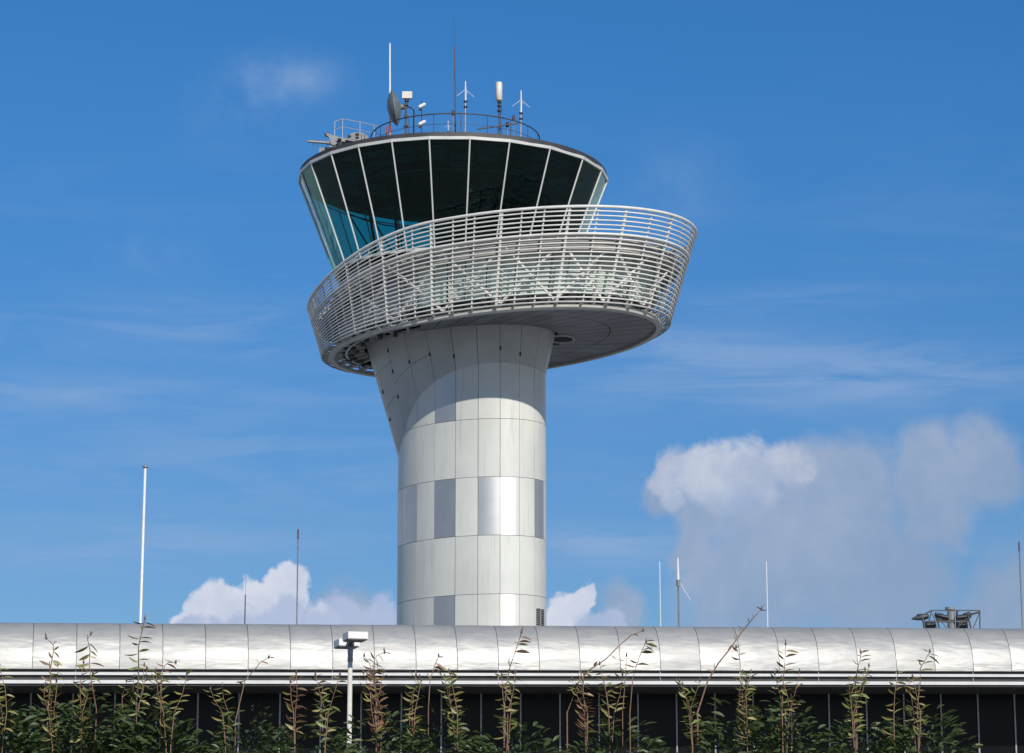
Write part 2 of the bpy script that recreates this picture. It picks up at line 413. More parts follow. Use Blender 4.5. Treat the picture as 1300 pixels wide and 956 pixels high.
for r_ in range(len(rows)-1):
    for i in range(-NT//2+1, NT//2+1):
        t0, t1 = 6+360/NT*i+GT/2, 6+360/NT*(i+1)-GT/2
        zt, zb = rows[r_]-gap/2, rows[r_+1]+gap/2
        ts = [t0+(t1-t0)*q/6 for q in range(7)]
        tops = [min(zt, zcre(t)) if r_ == 0 or zcre(t) < zt else zt for t in ts]
        if r_ == 0: tops = [zcre(t) for t in ts]
        if max(tops)-zb < .05: continue
        tops = [max(z, zb+.01) for z in tops]
        nz = 2
        outer = [[S(t, zb+(tp-zb)*q/(nz-1)) for q in range(nz)] for t, tp in zip(ts, tops)]
        inner = [[S(t, zb+(tp-zb)*q/(nz-1), -.07) for q in range(nz)] for t, tp in zip(ts, tops)]
        mb = MB(); mb.grid(outer, inner)
        smooth_angle(mb.build('shaft_panel', M['aluminium'] if (r_, i) in METAL else M['cladding'], shaft))
# louvres low on the right
for cx_, tt in ((0, 62.5), (1, 70.5)):
    for q in range(13):
        z = zfront(769)-q*.085-.1
        p = S(tt, z, .012)
        tx = (S(tt+2, z)-S(tt-2, z)).normalized(); 
        mb = MB(); a = p-tx*.17; b = p+tx*.17
        mb.bar(a+Vector((0, 0, -.01)), b+Vector((0, 0, .012)), .05, .042)
        mb.build('louvre_slat', M['core'], shaft)
# ---- funnel
FT = Ring(584, 121, 438, k=-.40, b=.85)
def tshift(t):
    t = (t+180) % 360-180
    return interp([(-180, 0), (-100, 4), (-62, 12), (-45, 10), (-28, 8), (-11, 6), (6, 4.5), (23, 2), (40, 0), (180, 0)], t)
ZF = FT.z+.25
def FU(t, w, off=0.0):
    a = S(t, zcre(t), .0); x, y = FT.plan(t+tshift(t)); b = Vector((x, y, ZF))
    p = a.lerp(b, w)
    if off: 
        c = Vector((SH.xc, Y0, p.z)); p = p+(c-p).normalized()*off
    return p
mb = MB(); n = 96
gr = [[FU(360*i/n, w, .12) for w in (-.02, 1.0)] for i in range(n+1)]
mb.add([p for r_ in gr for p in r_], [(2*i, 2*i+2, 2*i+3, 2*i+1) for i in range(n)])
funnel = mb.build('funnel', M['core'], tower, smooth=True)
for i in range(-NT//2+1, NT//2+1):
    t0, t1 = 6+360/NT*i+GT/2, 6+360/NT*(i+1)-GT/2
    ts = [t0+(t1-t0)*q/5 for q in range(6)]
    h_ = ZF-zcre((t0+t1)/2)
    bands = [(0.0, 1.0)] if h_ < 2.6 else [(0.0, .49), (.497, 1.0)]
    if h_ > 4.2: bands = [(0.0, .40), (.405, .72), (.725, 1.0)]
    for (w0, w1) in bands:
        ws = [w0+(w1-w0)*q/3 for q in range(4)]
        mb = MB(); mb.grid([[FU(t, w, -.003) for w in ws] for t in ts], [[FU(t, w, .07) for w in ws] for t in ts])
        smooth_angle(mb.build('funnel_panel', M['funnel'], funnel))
# fixing plates, dark spots along the funnel joints
for i, w in ((-4, .35), (-4, .62), (-4, .84), (-3, .55), (-5, .3), (-5, .55), (-2, .5), (-1, .3), (1, .35), (2, .25)):
    t = 6+360/NT*i
    p = FU(t, w, -.02); mb = MB(); mb.box(p, (.07, .06, .20)); mb.build('joint_fixing', M['void'], funnel)

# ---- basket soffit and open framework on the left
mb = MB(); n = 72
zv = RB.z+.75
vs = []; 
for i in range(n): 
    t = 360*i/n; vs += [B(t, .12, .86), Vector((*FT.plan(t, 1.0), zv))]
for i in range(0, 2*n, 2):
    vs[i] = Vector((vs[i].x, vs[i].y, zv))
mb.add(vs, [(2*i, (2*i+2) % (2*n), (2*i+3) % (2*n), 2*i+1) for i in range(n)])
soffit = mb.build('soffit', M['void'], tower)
def soff(t, w, dz=0.0):
    a = Vector((*FT.plan(t, 1.03), RB.z+.10)); b = B(t, 0, .935); b.z -= .12
    return a.lerp(b, w)+Vector((0, 0, dz))
NS = 26
lo, hi = -24, 205
for i in range(NS):
    t0 = lo+(hi-lo)*i/NS+.28; t1 = lo+(hi-lo)*(i+1)/NS-.28
    ts = [t0+(t1-t0)*q/5 for q in range(6)]
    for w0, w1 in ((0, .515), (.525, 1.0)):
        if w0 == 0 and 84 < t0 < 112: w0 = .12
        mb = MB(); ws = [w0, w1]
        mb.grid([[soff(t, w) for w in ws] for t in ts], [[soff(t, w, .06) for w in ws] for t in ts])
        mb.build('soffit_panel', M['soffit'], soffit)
mb = MB(); aa = [-26+4*q for q in range(59)]
mb.grid([[B(a, -.01, .925), Vector((*FT.plan(a, 1.0), RB.z+.32))] for a in aa], [[B(a, .0, .925), Vector((*FT.plan(a, 1.0), RB.z+.38))] for a in aa]); mb.build('soffit_light_stop', M['void'], soffit)  # hidden sheet added to stop sun leaking through the soffit seams
for i in range(13):
    t = -30-i*9.2
    mb = MB(); mb.bar(soff(t, .0, .12), soff(t, 1.04, .10), .12, .22); mb.build('soffit_beam', M['brace'], soffit)
for w, sz in ((.34, .09), (.68, .09)):
    mb = MB(); mb.tube([soff(-24-q*4.6, w, .22) for q in range(30)], sz, 4); mb.build('service_rail', M['brace'], soffit)
for i in range(12):
    t = -38-i*8.5; p = soff(t, .25+.35*((i*7) % 5)/5, .12)
    mb = MB(); mb.box(p, (.24, .24, .5)); mb.build('service_box', M['darkmetal'], soffit)
# ring plate round the funnel opening on the right
mb = MB(); c = soff(98, .045, -.02)
mb.tube([c+Vector((.62*math.cos(a*math.pi/8), .85*math.sin(a*math.pi/8), 0)) for a in range(16)], .07, 6, closed=True)
mb.build('opening_ring', M['brace'], soffit)
mb = MB(); mb.lathe([(.56, -.03), (.56, .02)], c, 20); mb.build('opening_cover', M['void'], soffit)

# ---- gallery room wall behind the rails
mb = MB(); ws = [.02, .62]
mb.add([B(360*i/n, s, .83) for i in range(n) for s in ws], [(2*i, (2*i+2) % (2*n), (2*i+3) % (2*n), 2*i+1) for i in range(n)])
room = mb.build('gallery_room', M['void'], tower)
t = -150.0
k = 0
while t < 205:
    dt = 7.2 if t < -34 else random.choice((5.0, 6.5, 7.5))
    t0, t1 = t+.2, t+dt-.2
    ts = [t0+(t1-t0)*q/3 for q in range(4)]
    top = .62 if t < -34 else .60
    mm = M['greywall'] if t < -34 else M['blind']
    mb = MB(); mb.grid([[B(a, s, .86) for s in (.0, top)] for a in ts], [[B(a, s, .845) for s in (.0, top)] for a in ts])
    mb.build('wall_panel', mm, room)
    t += dt; k += 1
for i in range(16):
    a = -33+18*i
    if a > 200: break
    mb = MB(); mb.bar(B(a, .0, .875), B(a, .63, .875), .13, .13); mb.build('wall_post', M['brace'], room)
mb = MB(); aa = [5*i for i in range(73)]
mb.grid([[B(a, .0, .875), B(a, .15, .865)] for a in aa], [[B(a, .0, .865), B(a, .15, .855)] for a in aa]); mb.build('wall_light_stop', M['void'], room)  # dark band added to block sun leaking in under the wall
# deck slab of the walkway
mb = MB(); ts = [360*i/n for i in range(n+1)]
CABX = Xc(575, 300)
def ringpt(t, r, z): return Vector((CABX+r*math.sin(R(t)), Y0-r*math.cos(R(t)), z))
R_CT = 195*ppm_at(232); Z_CT = zc(232); R_CB = 148*ppm_at(350); Z_CB = zc(352)
mb.grid([[B(a, .70, .945), B(a, .70, .945)+Vector((0, 0, -.62))] for a in ts],
        [[ringpt(a, R_CB*.9, Z_CB-.12), ringpt(a, R_CB*.9, Z_CB-.9)] for a in ts])
deck = mb.build('gallery_deck', M['slab'], tower)
smooth_angle(deck)

# ---- basket rails
mb = MB(); mb.tube([B(i*2.5, .70, .985) for i in range(144)], .055, 6, closed=True)
basket = mb.build('gallery_railing', M['beam'], tower, smooth=True)
NR = 21
for j in range(1, NR):
    s = j/NR
    if j == 15: continue
    mb = MB(); mb.tube([B(i*2.5, s) for i in range(144)], .040, 6, closed=True)
    mb.build('rail', M['rail'], basket, smooth=True)
mb = MB(); mb.tube([B(i*2.5, 15/NR) for i in range(144)], .066, 8, closed=True); mb.build('mid_rail', M['rail'], basket, smooth=True)
mb = MB(); mb.tube([B(i*2.5, 1.0) for i in range(144)], .075, 8, closed=True); mb.build('handrail', M['rail'], basket, smooth=True)
mb = MB(); tt = [i*2.5 for i in range(145)]
mb.grid([[B(a, -.055, .962), B(a, -.008, .962)] for a in tt], [[B(a, -.055, .93), B(a, -.008, .93)] for a in tt])
mb.build('foot_beam', M['beam'], basket)
mb = MB(); mb.tube([B(i*2.5, .0, 1.0) for i in range(144)], .05, 6, closed=True); mb.build('foot_rail', M['brace'], basket)
posts = [-85, -80, -75, -70, -65, -59.6, -55, -50, -45, -40, -35, -30, -24.6, -18.7, -12.1, -5.9, 1.8, 7.4, 13.8, 21.1, 30, 39.5, 49.9, 60, 70, 80, 90]
posts += [90+10*i for i in range(1, 9)]+[180+9*i for i in range(1, 11)]
wide = {1.8, 21.1, 39.5, -18.7, -35, -50, 60, 80}
for a in posts:
    r_ = .085 if a in wide else .05
    mb = MB(); mb.tube([B(a, s, .992-.0) for s in (-.005, .25, .5, .75, 1.0)], r_, 4)
    mb.build('post', M['beam'], basket)
    mb = MB(); mb.bar(B(a, -.005, .995), B(a, -.02, .94), .06, .12); mb.build('foot_bracket', M['brace'], basket)
    mb = MB(); mb.bar(B(a, .69, .99), B(a, .69, .94), .07, .16); mb.build('deck_bracket', M['brace'], basket)
bays = [-52, -34, -16, 3, 21.1, 39.5, 60, 80, 100, 120, 140, 160, 180]
for a, b in zip(bays, bays[1:]):
    for (p, q) in ((B(a, .04, .945), B(b, .66, .945)), (B(a, .66, .948), B(b, .04, .948))):
        mb = MB(); mb.rod(p, q, .07, 6); mb.build('brace', M['rail'], basket)

# ---- glass cab
ct = [-90, -76, -62.5, -48.2, -34.5, -20.8, -7.1, 7.2, 21.6, 38.2, 55.8, 72.5, 87]
back = [102, 116.5, 131, 145.5, 160, 174.5, 189, 203.5, 218, 232, 246, 258.5]
ct = ct+back; NC = len(ct)
def CP(t, w, k=1.0): # w 0 bottom 1 top
    r = R_CB+(R_CT-R_CB)*w
    return ringpt(t, r*k, Z_CB+(Z_CT-Z_CB)*w)
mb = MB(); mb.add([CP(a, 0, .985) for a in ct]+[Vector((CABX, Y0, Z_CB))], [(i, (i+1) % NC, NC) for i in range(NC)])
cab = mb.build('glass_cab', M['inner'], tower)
for i in range(NC):
    a, b = ct[i], ct[(i+1) % NC]
    A0, B0, A1, B1 = CP(a, 0), CP(b, 0), CP(a, 1), CP(b, 1)
    e = .015
    def q(u, w): return (A0.lerp(B0, u)).lerp(A1.lerp(B1, u), w)
    nrm = (B0-A0).cross(A1-A0).normalized()*.012
    us = (.012, .988); wsx = (.0, .985)
    mb = MB(); mb.grid([[q(u, w) for w in wsx] for u in us], [[q(u, w)-nrm for w in wsx] for u in us])
    mb.build('window_pane', M['cabglass'], cab)
    mb = MB(); mb.tube([CP(a, -.02, 1.004), CP(a, .995, 1.004)], .050, 4)
    mb.build('mullion', M['mullion'], cab)
mb = MB(); mb.tube([CP(a, 0, 1.0) for a in ct], .09, 4, closed=True); mb.build('sill', M['mullion'], cab)
# interior
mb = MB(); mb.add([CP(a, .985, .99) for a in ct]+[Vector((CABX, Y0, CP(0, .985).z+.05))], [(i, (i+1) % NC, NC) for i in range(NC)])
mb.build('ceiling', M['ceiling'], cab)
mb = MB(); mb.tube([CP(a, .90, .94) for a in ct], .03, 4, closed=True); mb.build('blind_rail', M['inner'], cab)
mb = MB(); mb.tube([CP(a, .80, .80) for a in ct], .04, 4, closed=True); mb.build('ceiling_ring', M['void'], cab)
M['reflpatch'] = mat('painted_reflection', (.05, .045, .075), .7, 0, .5, 1.2, spec=.1)  # added patches below the ceiling, standing in for reflections in the cab glass
rc = random.Random(3)
for ring_k, cnt in ((.90, 30), (.72, 24), (.54, 18)):
    for q in range(cnt):
        if rc.random() < .45: continue
        a0 = 360*q/cnt; a1 = a0+360/cnt*.8; z = Z_CT-.22
        mb = MB(); mb.grid([[ringpt(a, R_CT*(ring_k-.09), z), ringpt(a, R_CT*(ring_k+.035), z)] for a in (a0, a1)], [[ringpt(a, R_CT*(ring_k-.09), z+.03), ringpt(a, R_CT*(ring_k+.035), z+.03)] for a in (a0, a1)])
        mb.build('reflection_patch', M['reflpatch'], cab)
mb = MB(); mb.lathe([(1.5, 0), (1.5, Z_CT-Z_CB-.1)], (CABX+1.6, Y0+.6, Z_CB), 16); mb.build('stair_core', M['inner'], cab)
for a in ct[:-1]:
    if -100 < a < 95:
        mb = MB(); b = a+13
        mb.grid([[CP(a, .0, .93), CP(a, .17, .90)], [CP(b, .0, .93), CP(b, .17, .90)]], [[CP(a, .0, .72), CP(a, .17, .70)], [CP(b, .0, .72), CP(b, .17, .70)]])
        if a > -20: mb.build('desk', M['inner'], cab)
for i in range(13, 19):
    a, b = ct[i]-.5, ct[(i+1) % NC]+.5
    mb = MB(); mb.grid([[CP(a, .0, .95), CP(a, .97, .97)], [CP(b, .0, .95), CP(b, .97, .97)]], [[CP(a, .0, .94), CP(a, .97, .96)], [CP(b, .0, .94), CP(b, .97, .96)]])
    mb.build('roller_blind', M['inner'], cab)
for a in (214, 232):
    mb = MB(); p0 = CP(a, .0, .80); p1 = CP(a, .95, .74); mb.rod(p0, p1, .09)
    for d in (-9, 9): mb.rod(p0.lerp(p1, .35), CP(a+d, .93, .86), .045)
    mb.build('inner_column', M['inner'], cab)
# roof
mb = MB()
prof = [(.0, -.03, .985), (.0, -.05, 1.008), (.0, .10, 1.010), (.0, .11, .99)]
rings = [[ringpt(a, R_CT*k, Z_CT+dz) for (_, dz, k) in prof] for a in ct]
vs = [p for r_ in rings for p in r_]; m_ = len(prof)
mb.add(vs, [(i*m_+j, ((i+1) % NC)*m_+j, ((i+1) % NC)*m_+j+1, i*m_+j+1) for i in range(NC) for j in range(m_-1)])
roof = mb.build('cab_roof', M['fascia'], tower)
mb = MB(); n = 72
prof = [(1.003, .10), (1.0, .33), (.975, .38), (.90, .50), (.60, 1.0), (.56, 1.02), (.0, 1.05)]
rings = [[ringpt(360*i/n, R_CT*k, Z_CT+dz) for (k, dz) in prof] for i in range(n)]
vs = [p for r_ in rings for p in r_]; m_ = len(prof)
mb.add(vs, [(i*m_+j, ((i+1) % n)*m_+j, ((i+1) % n)*m_+j+1, i*m_+j+1) for i in range(n) for j in range(m_-1)])
rdk = mb.build('roof_membrane', M['roofdark'], roof); smooth_angle(rdk)
ZP = Z_CT+1.03
# roof guard rail
RR = 107*ppm_at(175); RX = Xc(578, 175); ZR = zc(176)
def rp(t, z, r=None): r = r or RR; return Vector((RX+r*math.sin(R(t)), Y0-r*math.cos(R(t)), z))
mb = MB(); mb.tube([rp(i*5, ZR) for i in range(72)], .035, 6, closed=True)
guard = mb.build('roof_guardrail', M['darkmetal'], tower, smooth=True)
mb = MB(); mb.tube([rp(i*5, ZR-.55) for i in range(72)], .014, 5, closed=True); mb.build('guard_cable', M['darkmetal'], guard)
for i in range(20):
    mb = MB(); a = 18*i+5; mb.rod(rp(a, ZP-.45), rp(a, ZR), .022); mb.build('guard_post', M['darkmetal'], guard)

# ================================================================== things on the cab roof
def roofz(x, Y):
    r = math.hypot(x-CABX, Y-Y0)/R_CT
    return Z_CT+(1.04 if r < .58 else .42+(.955-min(r, .955))/(.955-.6)*.58)-.03
def base_of(px, ytop, Y): 
    p = P(px, ytop, Y); return Vector((p.x, Y, roofz(p.x, Y)))
def top_of(px, y, Y): return P(px, y, Y)

# white whip pole
b = base_of(495.5, 170, Y0-.5); tp = top_of(495, 55, Y0-.5)
o = thing('antenna_pole', b, 'tall white pole on the cab roof just behind the grey dish', 'antenna')
MB().rod(b, tp, .058, 8, r2=.04).build('mast', M['white'], o, True)
MB().lathe([(.16, 0), (.16, .05), (.08, .07)], b, 12).build('base_plate', M['galv'], o)
# dish edge on, with its mast
Yd = Y0-.8
cd = top_of(501, 137, Yd); b = base_of(515, 178, Yd)
o = thing('microwave_dish', b, 'grey lens-shaped dish seen edge-on beside a slim mast on the roof', 'dish antenna')
mb = MB(); Rd = 23*ppm_at(137); prof = [(0.02, -.40), (Rd*.45, -.33), (Rd*.80, -.18), (Rd*.985, -.03), (Rd, 0), (Rd*.985, .03), (Rd*.8, .14), (Rd*.45, .26), (.16, .33), (.14, .5)]
q = Matrix.Rotation(R(90), 3, 'Y'); q2 = Matrix.Rotation(R(-8), 3, 'Y') @ Matrix.Rotation(R(0), 3, 'Z')
tmp = MB(); tmp.lathe(prof, n=28); mb.add([cd+q2 @ (q @ Vector(v)) for v in tmp.v], tmp.f)
smooth_angle(mb.build('reflector', M['dish'], o), 25)
mb = MB(); mb.tube([cd+q2 @ (q @ Vector((Rd*math.cos(a*math.pi/14), Rd*math.sin(a*math.pi/14), 0))) for a in range(28)], .028, 6, closed=True); mb.build('rim', M['galv'], o)
m1 = top_of(515.5, 128, Yd)
MB().rod(b, m1, .055, 8).build('mast', M['darkmetal'], o)
MB().bar(cd+Vector((.35, 0, 0)), Vector((m1.x, Yd, cd.z)), .12, .10).build('bracket', M['black'], o)
for yy in (133, 148, 160): 
    z = P(515, yy, Yd).z; MB().box((m1.x, Yd, z), (.24, .22, .10)).build('clamp', M['black'], o)
a1, a2, a3, a4 = top_of(516, 136, Yd), top_of(522, 136.5, Yd), top_of(525.5, 140, Yd), top_of(525, 176, Yd)
MB().tube([a1, a2, a3, a4], .045, 6).build('conduit', M['black'], o)
# white box
c = top_of(517, 121, Yd); bb = top_of(516.5, 127, Yd)
o = thing('antenna_box', bb, 'small cream box antenna at the top of the mast beside the dish', 'antenna')
MB().box(c, (.52, .22, .37)).build('housing', M['cream'], o); MB().lathe([(.11, 0), (.11, .14), (.05, .2)], bb-Vector((0, 0, .1)), 10).build('mount', M['black'], o)
# mast with two small units
Yq = Y0-1.0; b = base_of(535, 175, Yq); tp = top_of(535.5, 128, Yq)
o = thing('sensor_mast', b, 'slim rusty mast with two small white cameras right of the dish', 'mast')
MB().rod(b, tp, .03, 6).build('mast', M['brownred'], o)
for yy in (134, 156):
    c = top_of(536, yy, Yq); rr = Matrix.Rotation(R(60), 3, 'Y')
    tmp = MB(); tmp.lathe([(.08, -.2), (.1, -.15), (.1, .12), (.06, .2)], n=10)
    mb = MB(); mb.add([c+rr @ Vector(v) for v in tmp.v], tmp.f); mb.build('camera', M['white'], o)
    MB().box(c-Vector((.12, 0, .16)), (.14, .12, .22)).build('camera_mount', M['black'], o)
# tall dark mast
Yt = Y0+.3; b = base_of(578.5, 170, Yt); mid = top_of(577.5, 95, Yt); tp = top_of(577, 58, Yt)
o = thing('tall_mast', b, 'tallest thin dark mast rising from the middle of the cab roof', 'mast')
MB().rod(b, mid, .045, 8, r2=.036).build('lower_pole', M['darkmetal'], o); MB().rod(mid, tp, .040, 8, r2=.02).build('upper_pole', M['brownred'], o)
MB().rod(tp, top_of(576, 16, Yt), .008, 5).build('lightning_rod', M['darkmetal'], o)
# ground-plane antennas
def vhf(px, ytop, ycoll, ybase, Y, label, sc_=1.0):
    b = base_of(px-.5, ybase, Y); tp = top_of(px, ytop, Y); c = top_of(px, ycoll, Y)
    o = thing('whip_antenna', b, label, 'antenna', 'whip antennas with splayed radials')
    MB().rod(b, c, .05*sc_, 8).build('mast', M['galv'], o)
    MB().rod(c, c.lerp(tp, .5), .05*sc_, 8).build('whip_sleeve', M['white'], o); MB().rod(c.lerp(tp, .45), tp, .042*sc_, 6, r2=.03*sc_).build('whip', M['white'], o)
    for dz in (0, -.30*sc_):
        MB().lathe([(.10*sc_, 0), (.10*sc_, .09*sc_)], c+Vector((0, 0, dz)), 10).build('collar', M['black'], o)
    j = c.lerp(tp, .62)
    for k in range(4):
        a = R(12+90*k); MB().rod(j, j+Vector((.46*math.cos(a), .46*math.sin(a), -.40))*sc_, .009*sc_, 4).build('radial', M['white'], o)
vhf(591, 103, 130, 170, Y0-1.2, 'whip antenna with splayed radials between the tall dark mast and the cylinder')
vhf(661.5, 115, 145, 180, Y0-.6, 'rightmost whip antenna with splayed radials, inside the guard rail end')
vhf(569, 153, 167, 174, Y0-1.8, 'short whip antenna with tiny radials at the foot of the tall mast', .45)
# cylinder antenna
Yc = Y0-1.5; b = base_of(635, 175, Yc); c0 = top_of(633.5, 128, Yc); c1 = top_of(633, 104.5, Yc)
o = thing('cylinder_antenna', b, 'fat cream cylinder antenna on a dark pole above the roof rail', 'antenna')
h_ = (c1-c0).length
MB().lathe([(.12, 0), (.175, .04), (.175, h_-.05), (.14, h_)], c0, 16).build('radome', M['cream'], o, True)
MB().rod(b, c0, .05, 8).build('pole', M['darkmetal'], o)
for yy in (131, 136, 142): 
    MB().lathe([(.11, 0), (.11, .1)], top_of(634, yy, Yc), 8).build('collar', M['black'], o)
MB().tube([top_of(635.5, 130, Yc), top_of(637, 138, Yc), top_of(635, 148, Yc), top_of(637, 172, Yc)], .02, 5).build('cable', M['black'], o)
# small poles with obstruction lights
for px, yt, Y, lab in ((575, 142, Y0-1.9, 'short pole with a red warning light left of the whip antenna by the tall mast'),
                       (652, 148, Y0-.9, 'short pole with a dark red warning light beside the rightmost whip antenna'),
                       (644, 157, Y0-1.6, 'squat pole with a black head under the end of the slanting bar')):
    b = base_of(px, 178, Y); tp = top_of(px, yt, Y)
    o = thing('obstruction_light', b, lab, 'warning light')
    MB().rod(b, tp-Vector((0, 0, .15)), .032, 6).build('pole', M['galv'], o)
    MB().lathe([(.06, -.2), (.08, -.14), (.08, .02), (.04, .08)], tp, 10).build('lamp', M['black'] if px == 644 else M['brownred'], o)
# slanting bar
Y = Y0-1.75; p0 = top_of(606, 164, Y); p1 = top_of(658, 156.5, Y); b = base_of(633, 175, Y)
o = thing('roof_davit', b, 'thin dark slanting bar held level above the roof right of centre', 'bar')
MB().rod(p0, p1, .04, 6).build('arm', M['darkmetal'], o); MB().rod(b, p0.lerp(p1, .5), .03, 6).build('stand', M['darkmetal'], o)
# red ladder
Y = Y0-2.2; o = thing('red_ladder', base_of(493, 178, Y), 'small red ladder standing under the grey dish', 'ladder')
for px in (490.5, 496.5):
    MB().rod(base_of(px, 178, Y), top_of(px, 160.5, Y), .03, 5).build('rail', M['red'], o)
for yy in range(161, 178, 3): MB().rod(top_of(490.5, yy, Y), top_of(496.5, yy, Y), .02, 5).build('rung', M['red'], o)
# pale railing on far left of the roof
Y = Y0+1.4
o = thing('roof_fence', base_of(455, 178, Y), 'faint galvanised railing behind the cleaning cradle on the roof left', 'railing')
xs = [(425, 154.5, 168), (435, 151, 165), (457, 155, 175), (475, 159, 177), (483, 161, 178)]
for (x, y, yb) in xs: MB().rod(top_of(x, y, Y), base_of(x, 178, Y), .018, 5).build('post', M['galv'], o)
MB().tube([top_of(x, y, Y) for (x, y, _) in xs], .022, 5).build('handrail', M['galv'], o)
MB().tube([top_of(x, y+10, Y) for (x, y, _) in xs], .014, 5).build('middle_rail', M['galv'], o)
# window cleaning cradle crane
Y = Y0-3.6
b = base_of(444, 190, Y)
o = thing('cleaning_cradle', b, 'grey window-cleaning machine with folded crane arms on the roof edge at left', 'roof crane')
def tp_(x, y, dy=0.0): return P(x, y, Y+dy)
def prism(pts, dy0, dy1, name, m, par):
    a = [tp_(x, y, dy0) for x, y in pts]; off = Vector((0, dy1-dy0, 0)); n_ = len(a)
    return MB().add(a+[p+off for p in a], [tuple(range(n_)), tuple(range(n_, 2*n_))[::-1]]+[(i, (i+1) % n_, n_+(i+1) % n_, n_+i)[::-1] for i in range(n_)]).build(name, m, par)
prism([(440, 174), (446, 169.5), (450, 168), (461, 168.3), (466, 172), (469.5, 179), (469, 181.5), (440, 175.5)], -.5, .5, 'machine_body', M['machine'], o)
prism([(438, 176), (470, 181.8), (470, 183), (438, 177.2)], -.58, .58, 'body_skirt', M['galv'], o)
prism([(449, 177.5), (464, 181), (463, 185), (450, 187)], -.4, .4, 'drive_unit', M['darkmetal'], o)
for x, y in ((453.6, 170.6), (453.6, 174.6), (443.5, 173)): MB().box(tp_(x, y, -.52), (.17, .05, .10)).build('hatch', M['void'], o)
for x in (459, 463): MB().box(tp_(x, 173.5, -.52), (.03, .04, .22)).build('body_seam', M['darkmetal'], o)
MB().rod(tp_(390.5, 179.3), tp_(417, 181.2), .075, 8, r2=.085).build('lower_arm', M['galv'], o)
MB().rod(tp_(414, 181), tp_(424, 181.8), .11, 8).build('arm_joint', M['machine'], o)
prism([(413.5, 168.5), (415.5, 168.7), (424, 172), (440, 176), (440, 180), (424, 178.5), (415, 172)], -.12, .12, 'upper_arm', M['machine'], o)
MB().rod(tp_(414, 169), tp_(416, 172.5), .12, 8).build('arm_end', M['darkmetal'], o)
prism([(418, 174), (423, 176), (428, 182), (424, 184.5), (420, 183)], -.16, .16, 'knuckle', M['machine'], o)
MB().bar(tp_(414, 192), tp_(436, 177), .16, .18).build('strut', M['machine'], o)
MB().bar(tp_(424, 184), tp_(446, 179), .14, .16).build('strut', M['darkmetal'], o)
MB().bar(tp_(434, 176), tp_(447, 187), .12, .12).build('strut', M['galv'], o)
MB().bar(tp_(441, 189), tp_(441, 177), .22, .30).build('pedestal', M['machine'], o)
MB().rod(tp_(426, 190), tp_(427, 182), .04, 6).build('strut', M['brownred'], o)
for x, y in ((431, 177.5), (436, 182), (429, 184), (447, 184), (453, 183)): MB().lathe([(.09, -.06), (.11, 0), (.09, .06)], tp_(x, y, -.2), 8).build('fitting', M['black'], o)
MB().box(tp_(409, 195), (.28, .5, .5)).build('cradle_box', M['machine'], o)
MB().box(tp_(416, 193.5), (.4, .45, .42)).build('winch', M['void'], o)
MB().rod(tp_(396, 179), tp_(409, 190), .012, 4).build('cable', M['black'], o)
MB().rod(tp_(397, 179), tp_(398.5, 186), .02, 4).build('hook', M['black'], o)
MB().bar(tp_(408, 199), tp_(470, 183), .3, .08).build('track', M['darkmetal'], o)
for x in (428, 446, 464): MB().rod(Vector((tp_(x, 182).x, Y, roofz(tp_(x, 182).x, Y)-.1)), tp_(x, 180), .06, 6).build('leg', M['darkmetal'], o)

# ================================================================== TERMINAL with the curved metal roof
AL = R(10.6); SL = .0131
T0 = Vector((0, 100.0, 0)); tdir = Vector((math.cos(AL), math.sin(AL), 0)); tin = Vector((-math.sin(AL), math.cos(AL), 0))
zb_ = P(650, 850.5, 100).z; DR = 1.35
zt_ = P(650, 794.5, 100+DR).z; HR = zt_-zb_
def TP(s, d, z): return T0+tdir*s+tin*d+Vector((0, 0, z+SL*s))
terminal = thing('terminal_building', T0+tin*8, 'long low airport terminal with a curved silver metal roof edge', 'building')
wp = 1.632; s0 = .02-.55-0.0
def arc(d_ph): # 0 foot 90 crest
    return DR*(1-math.cos(R(d_ph))), HR*math.sin(R(d_ph))
idx = range(-17, 18)
phs = [0, 8, 16, 24, 32, 40, 48, 56, 64, 72, 80, 90]
def joint_bot(i): return s0+wp*i
under = MB()
pts = [arc(p) for p in phs]
def rooft(s, w, inset=0.0, dz=0.0):
    d, z = arc(w); return TP(s, d+inset, zb_+z-inset*.5+dz)
smin, smax = joint_bot(idx[0]), joint_bot(idx[-1]+1)
under.add([rooft(s, p, .06) for p in phs for s in (smin, smax)], [(2*i, 2*i+1, 2*i+3, 2*i+2) for i in range(len(phs)-1)])
under.build('roof_backing', M['core'], terminal)
for i in idx:
    a, b = joint_bot(i)+.010, joint_bot(i+1)-.010
    ss = [a, a+.05, a+(b-a)*.33, a+(b-a)*.66, b-.05, b]
    def crown(s):  # panels bulge a little
        u = (s-a)/(b-a); return -.016*math.sin(math.pi*u)**.6 if 0 < u < 1 else 0.0
    mb = MB()
    mb.grid([[rooft(s, p, crown(s)) for p in phs] for s in ss], [[rooft(s, p, .04) for p in phs] for s in ss])
    smooth_angle(mb.build('roof_panel', M['roofmetal'], terminal), 40)
# roof behind the crest
mb = MB()
mb.add([TP(smin, DR, zt_), TP(smax, DR, zt_), TP(smax, 16, zt_-.9), TP(smin, 16, zt_-.9), TP(smax, 16, 0-SL*smax), TP(smin, 16, 0-SL*smin)], [(0, 1, 2, 3), (3, 2, 4, 5)])
mb.build('rear_roof', M['membrane'], terminal)
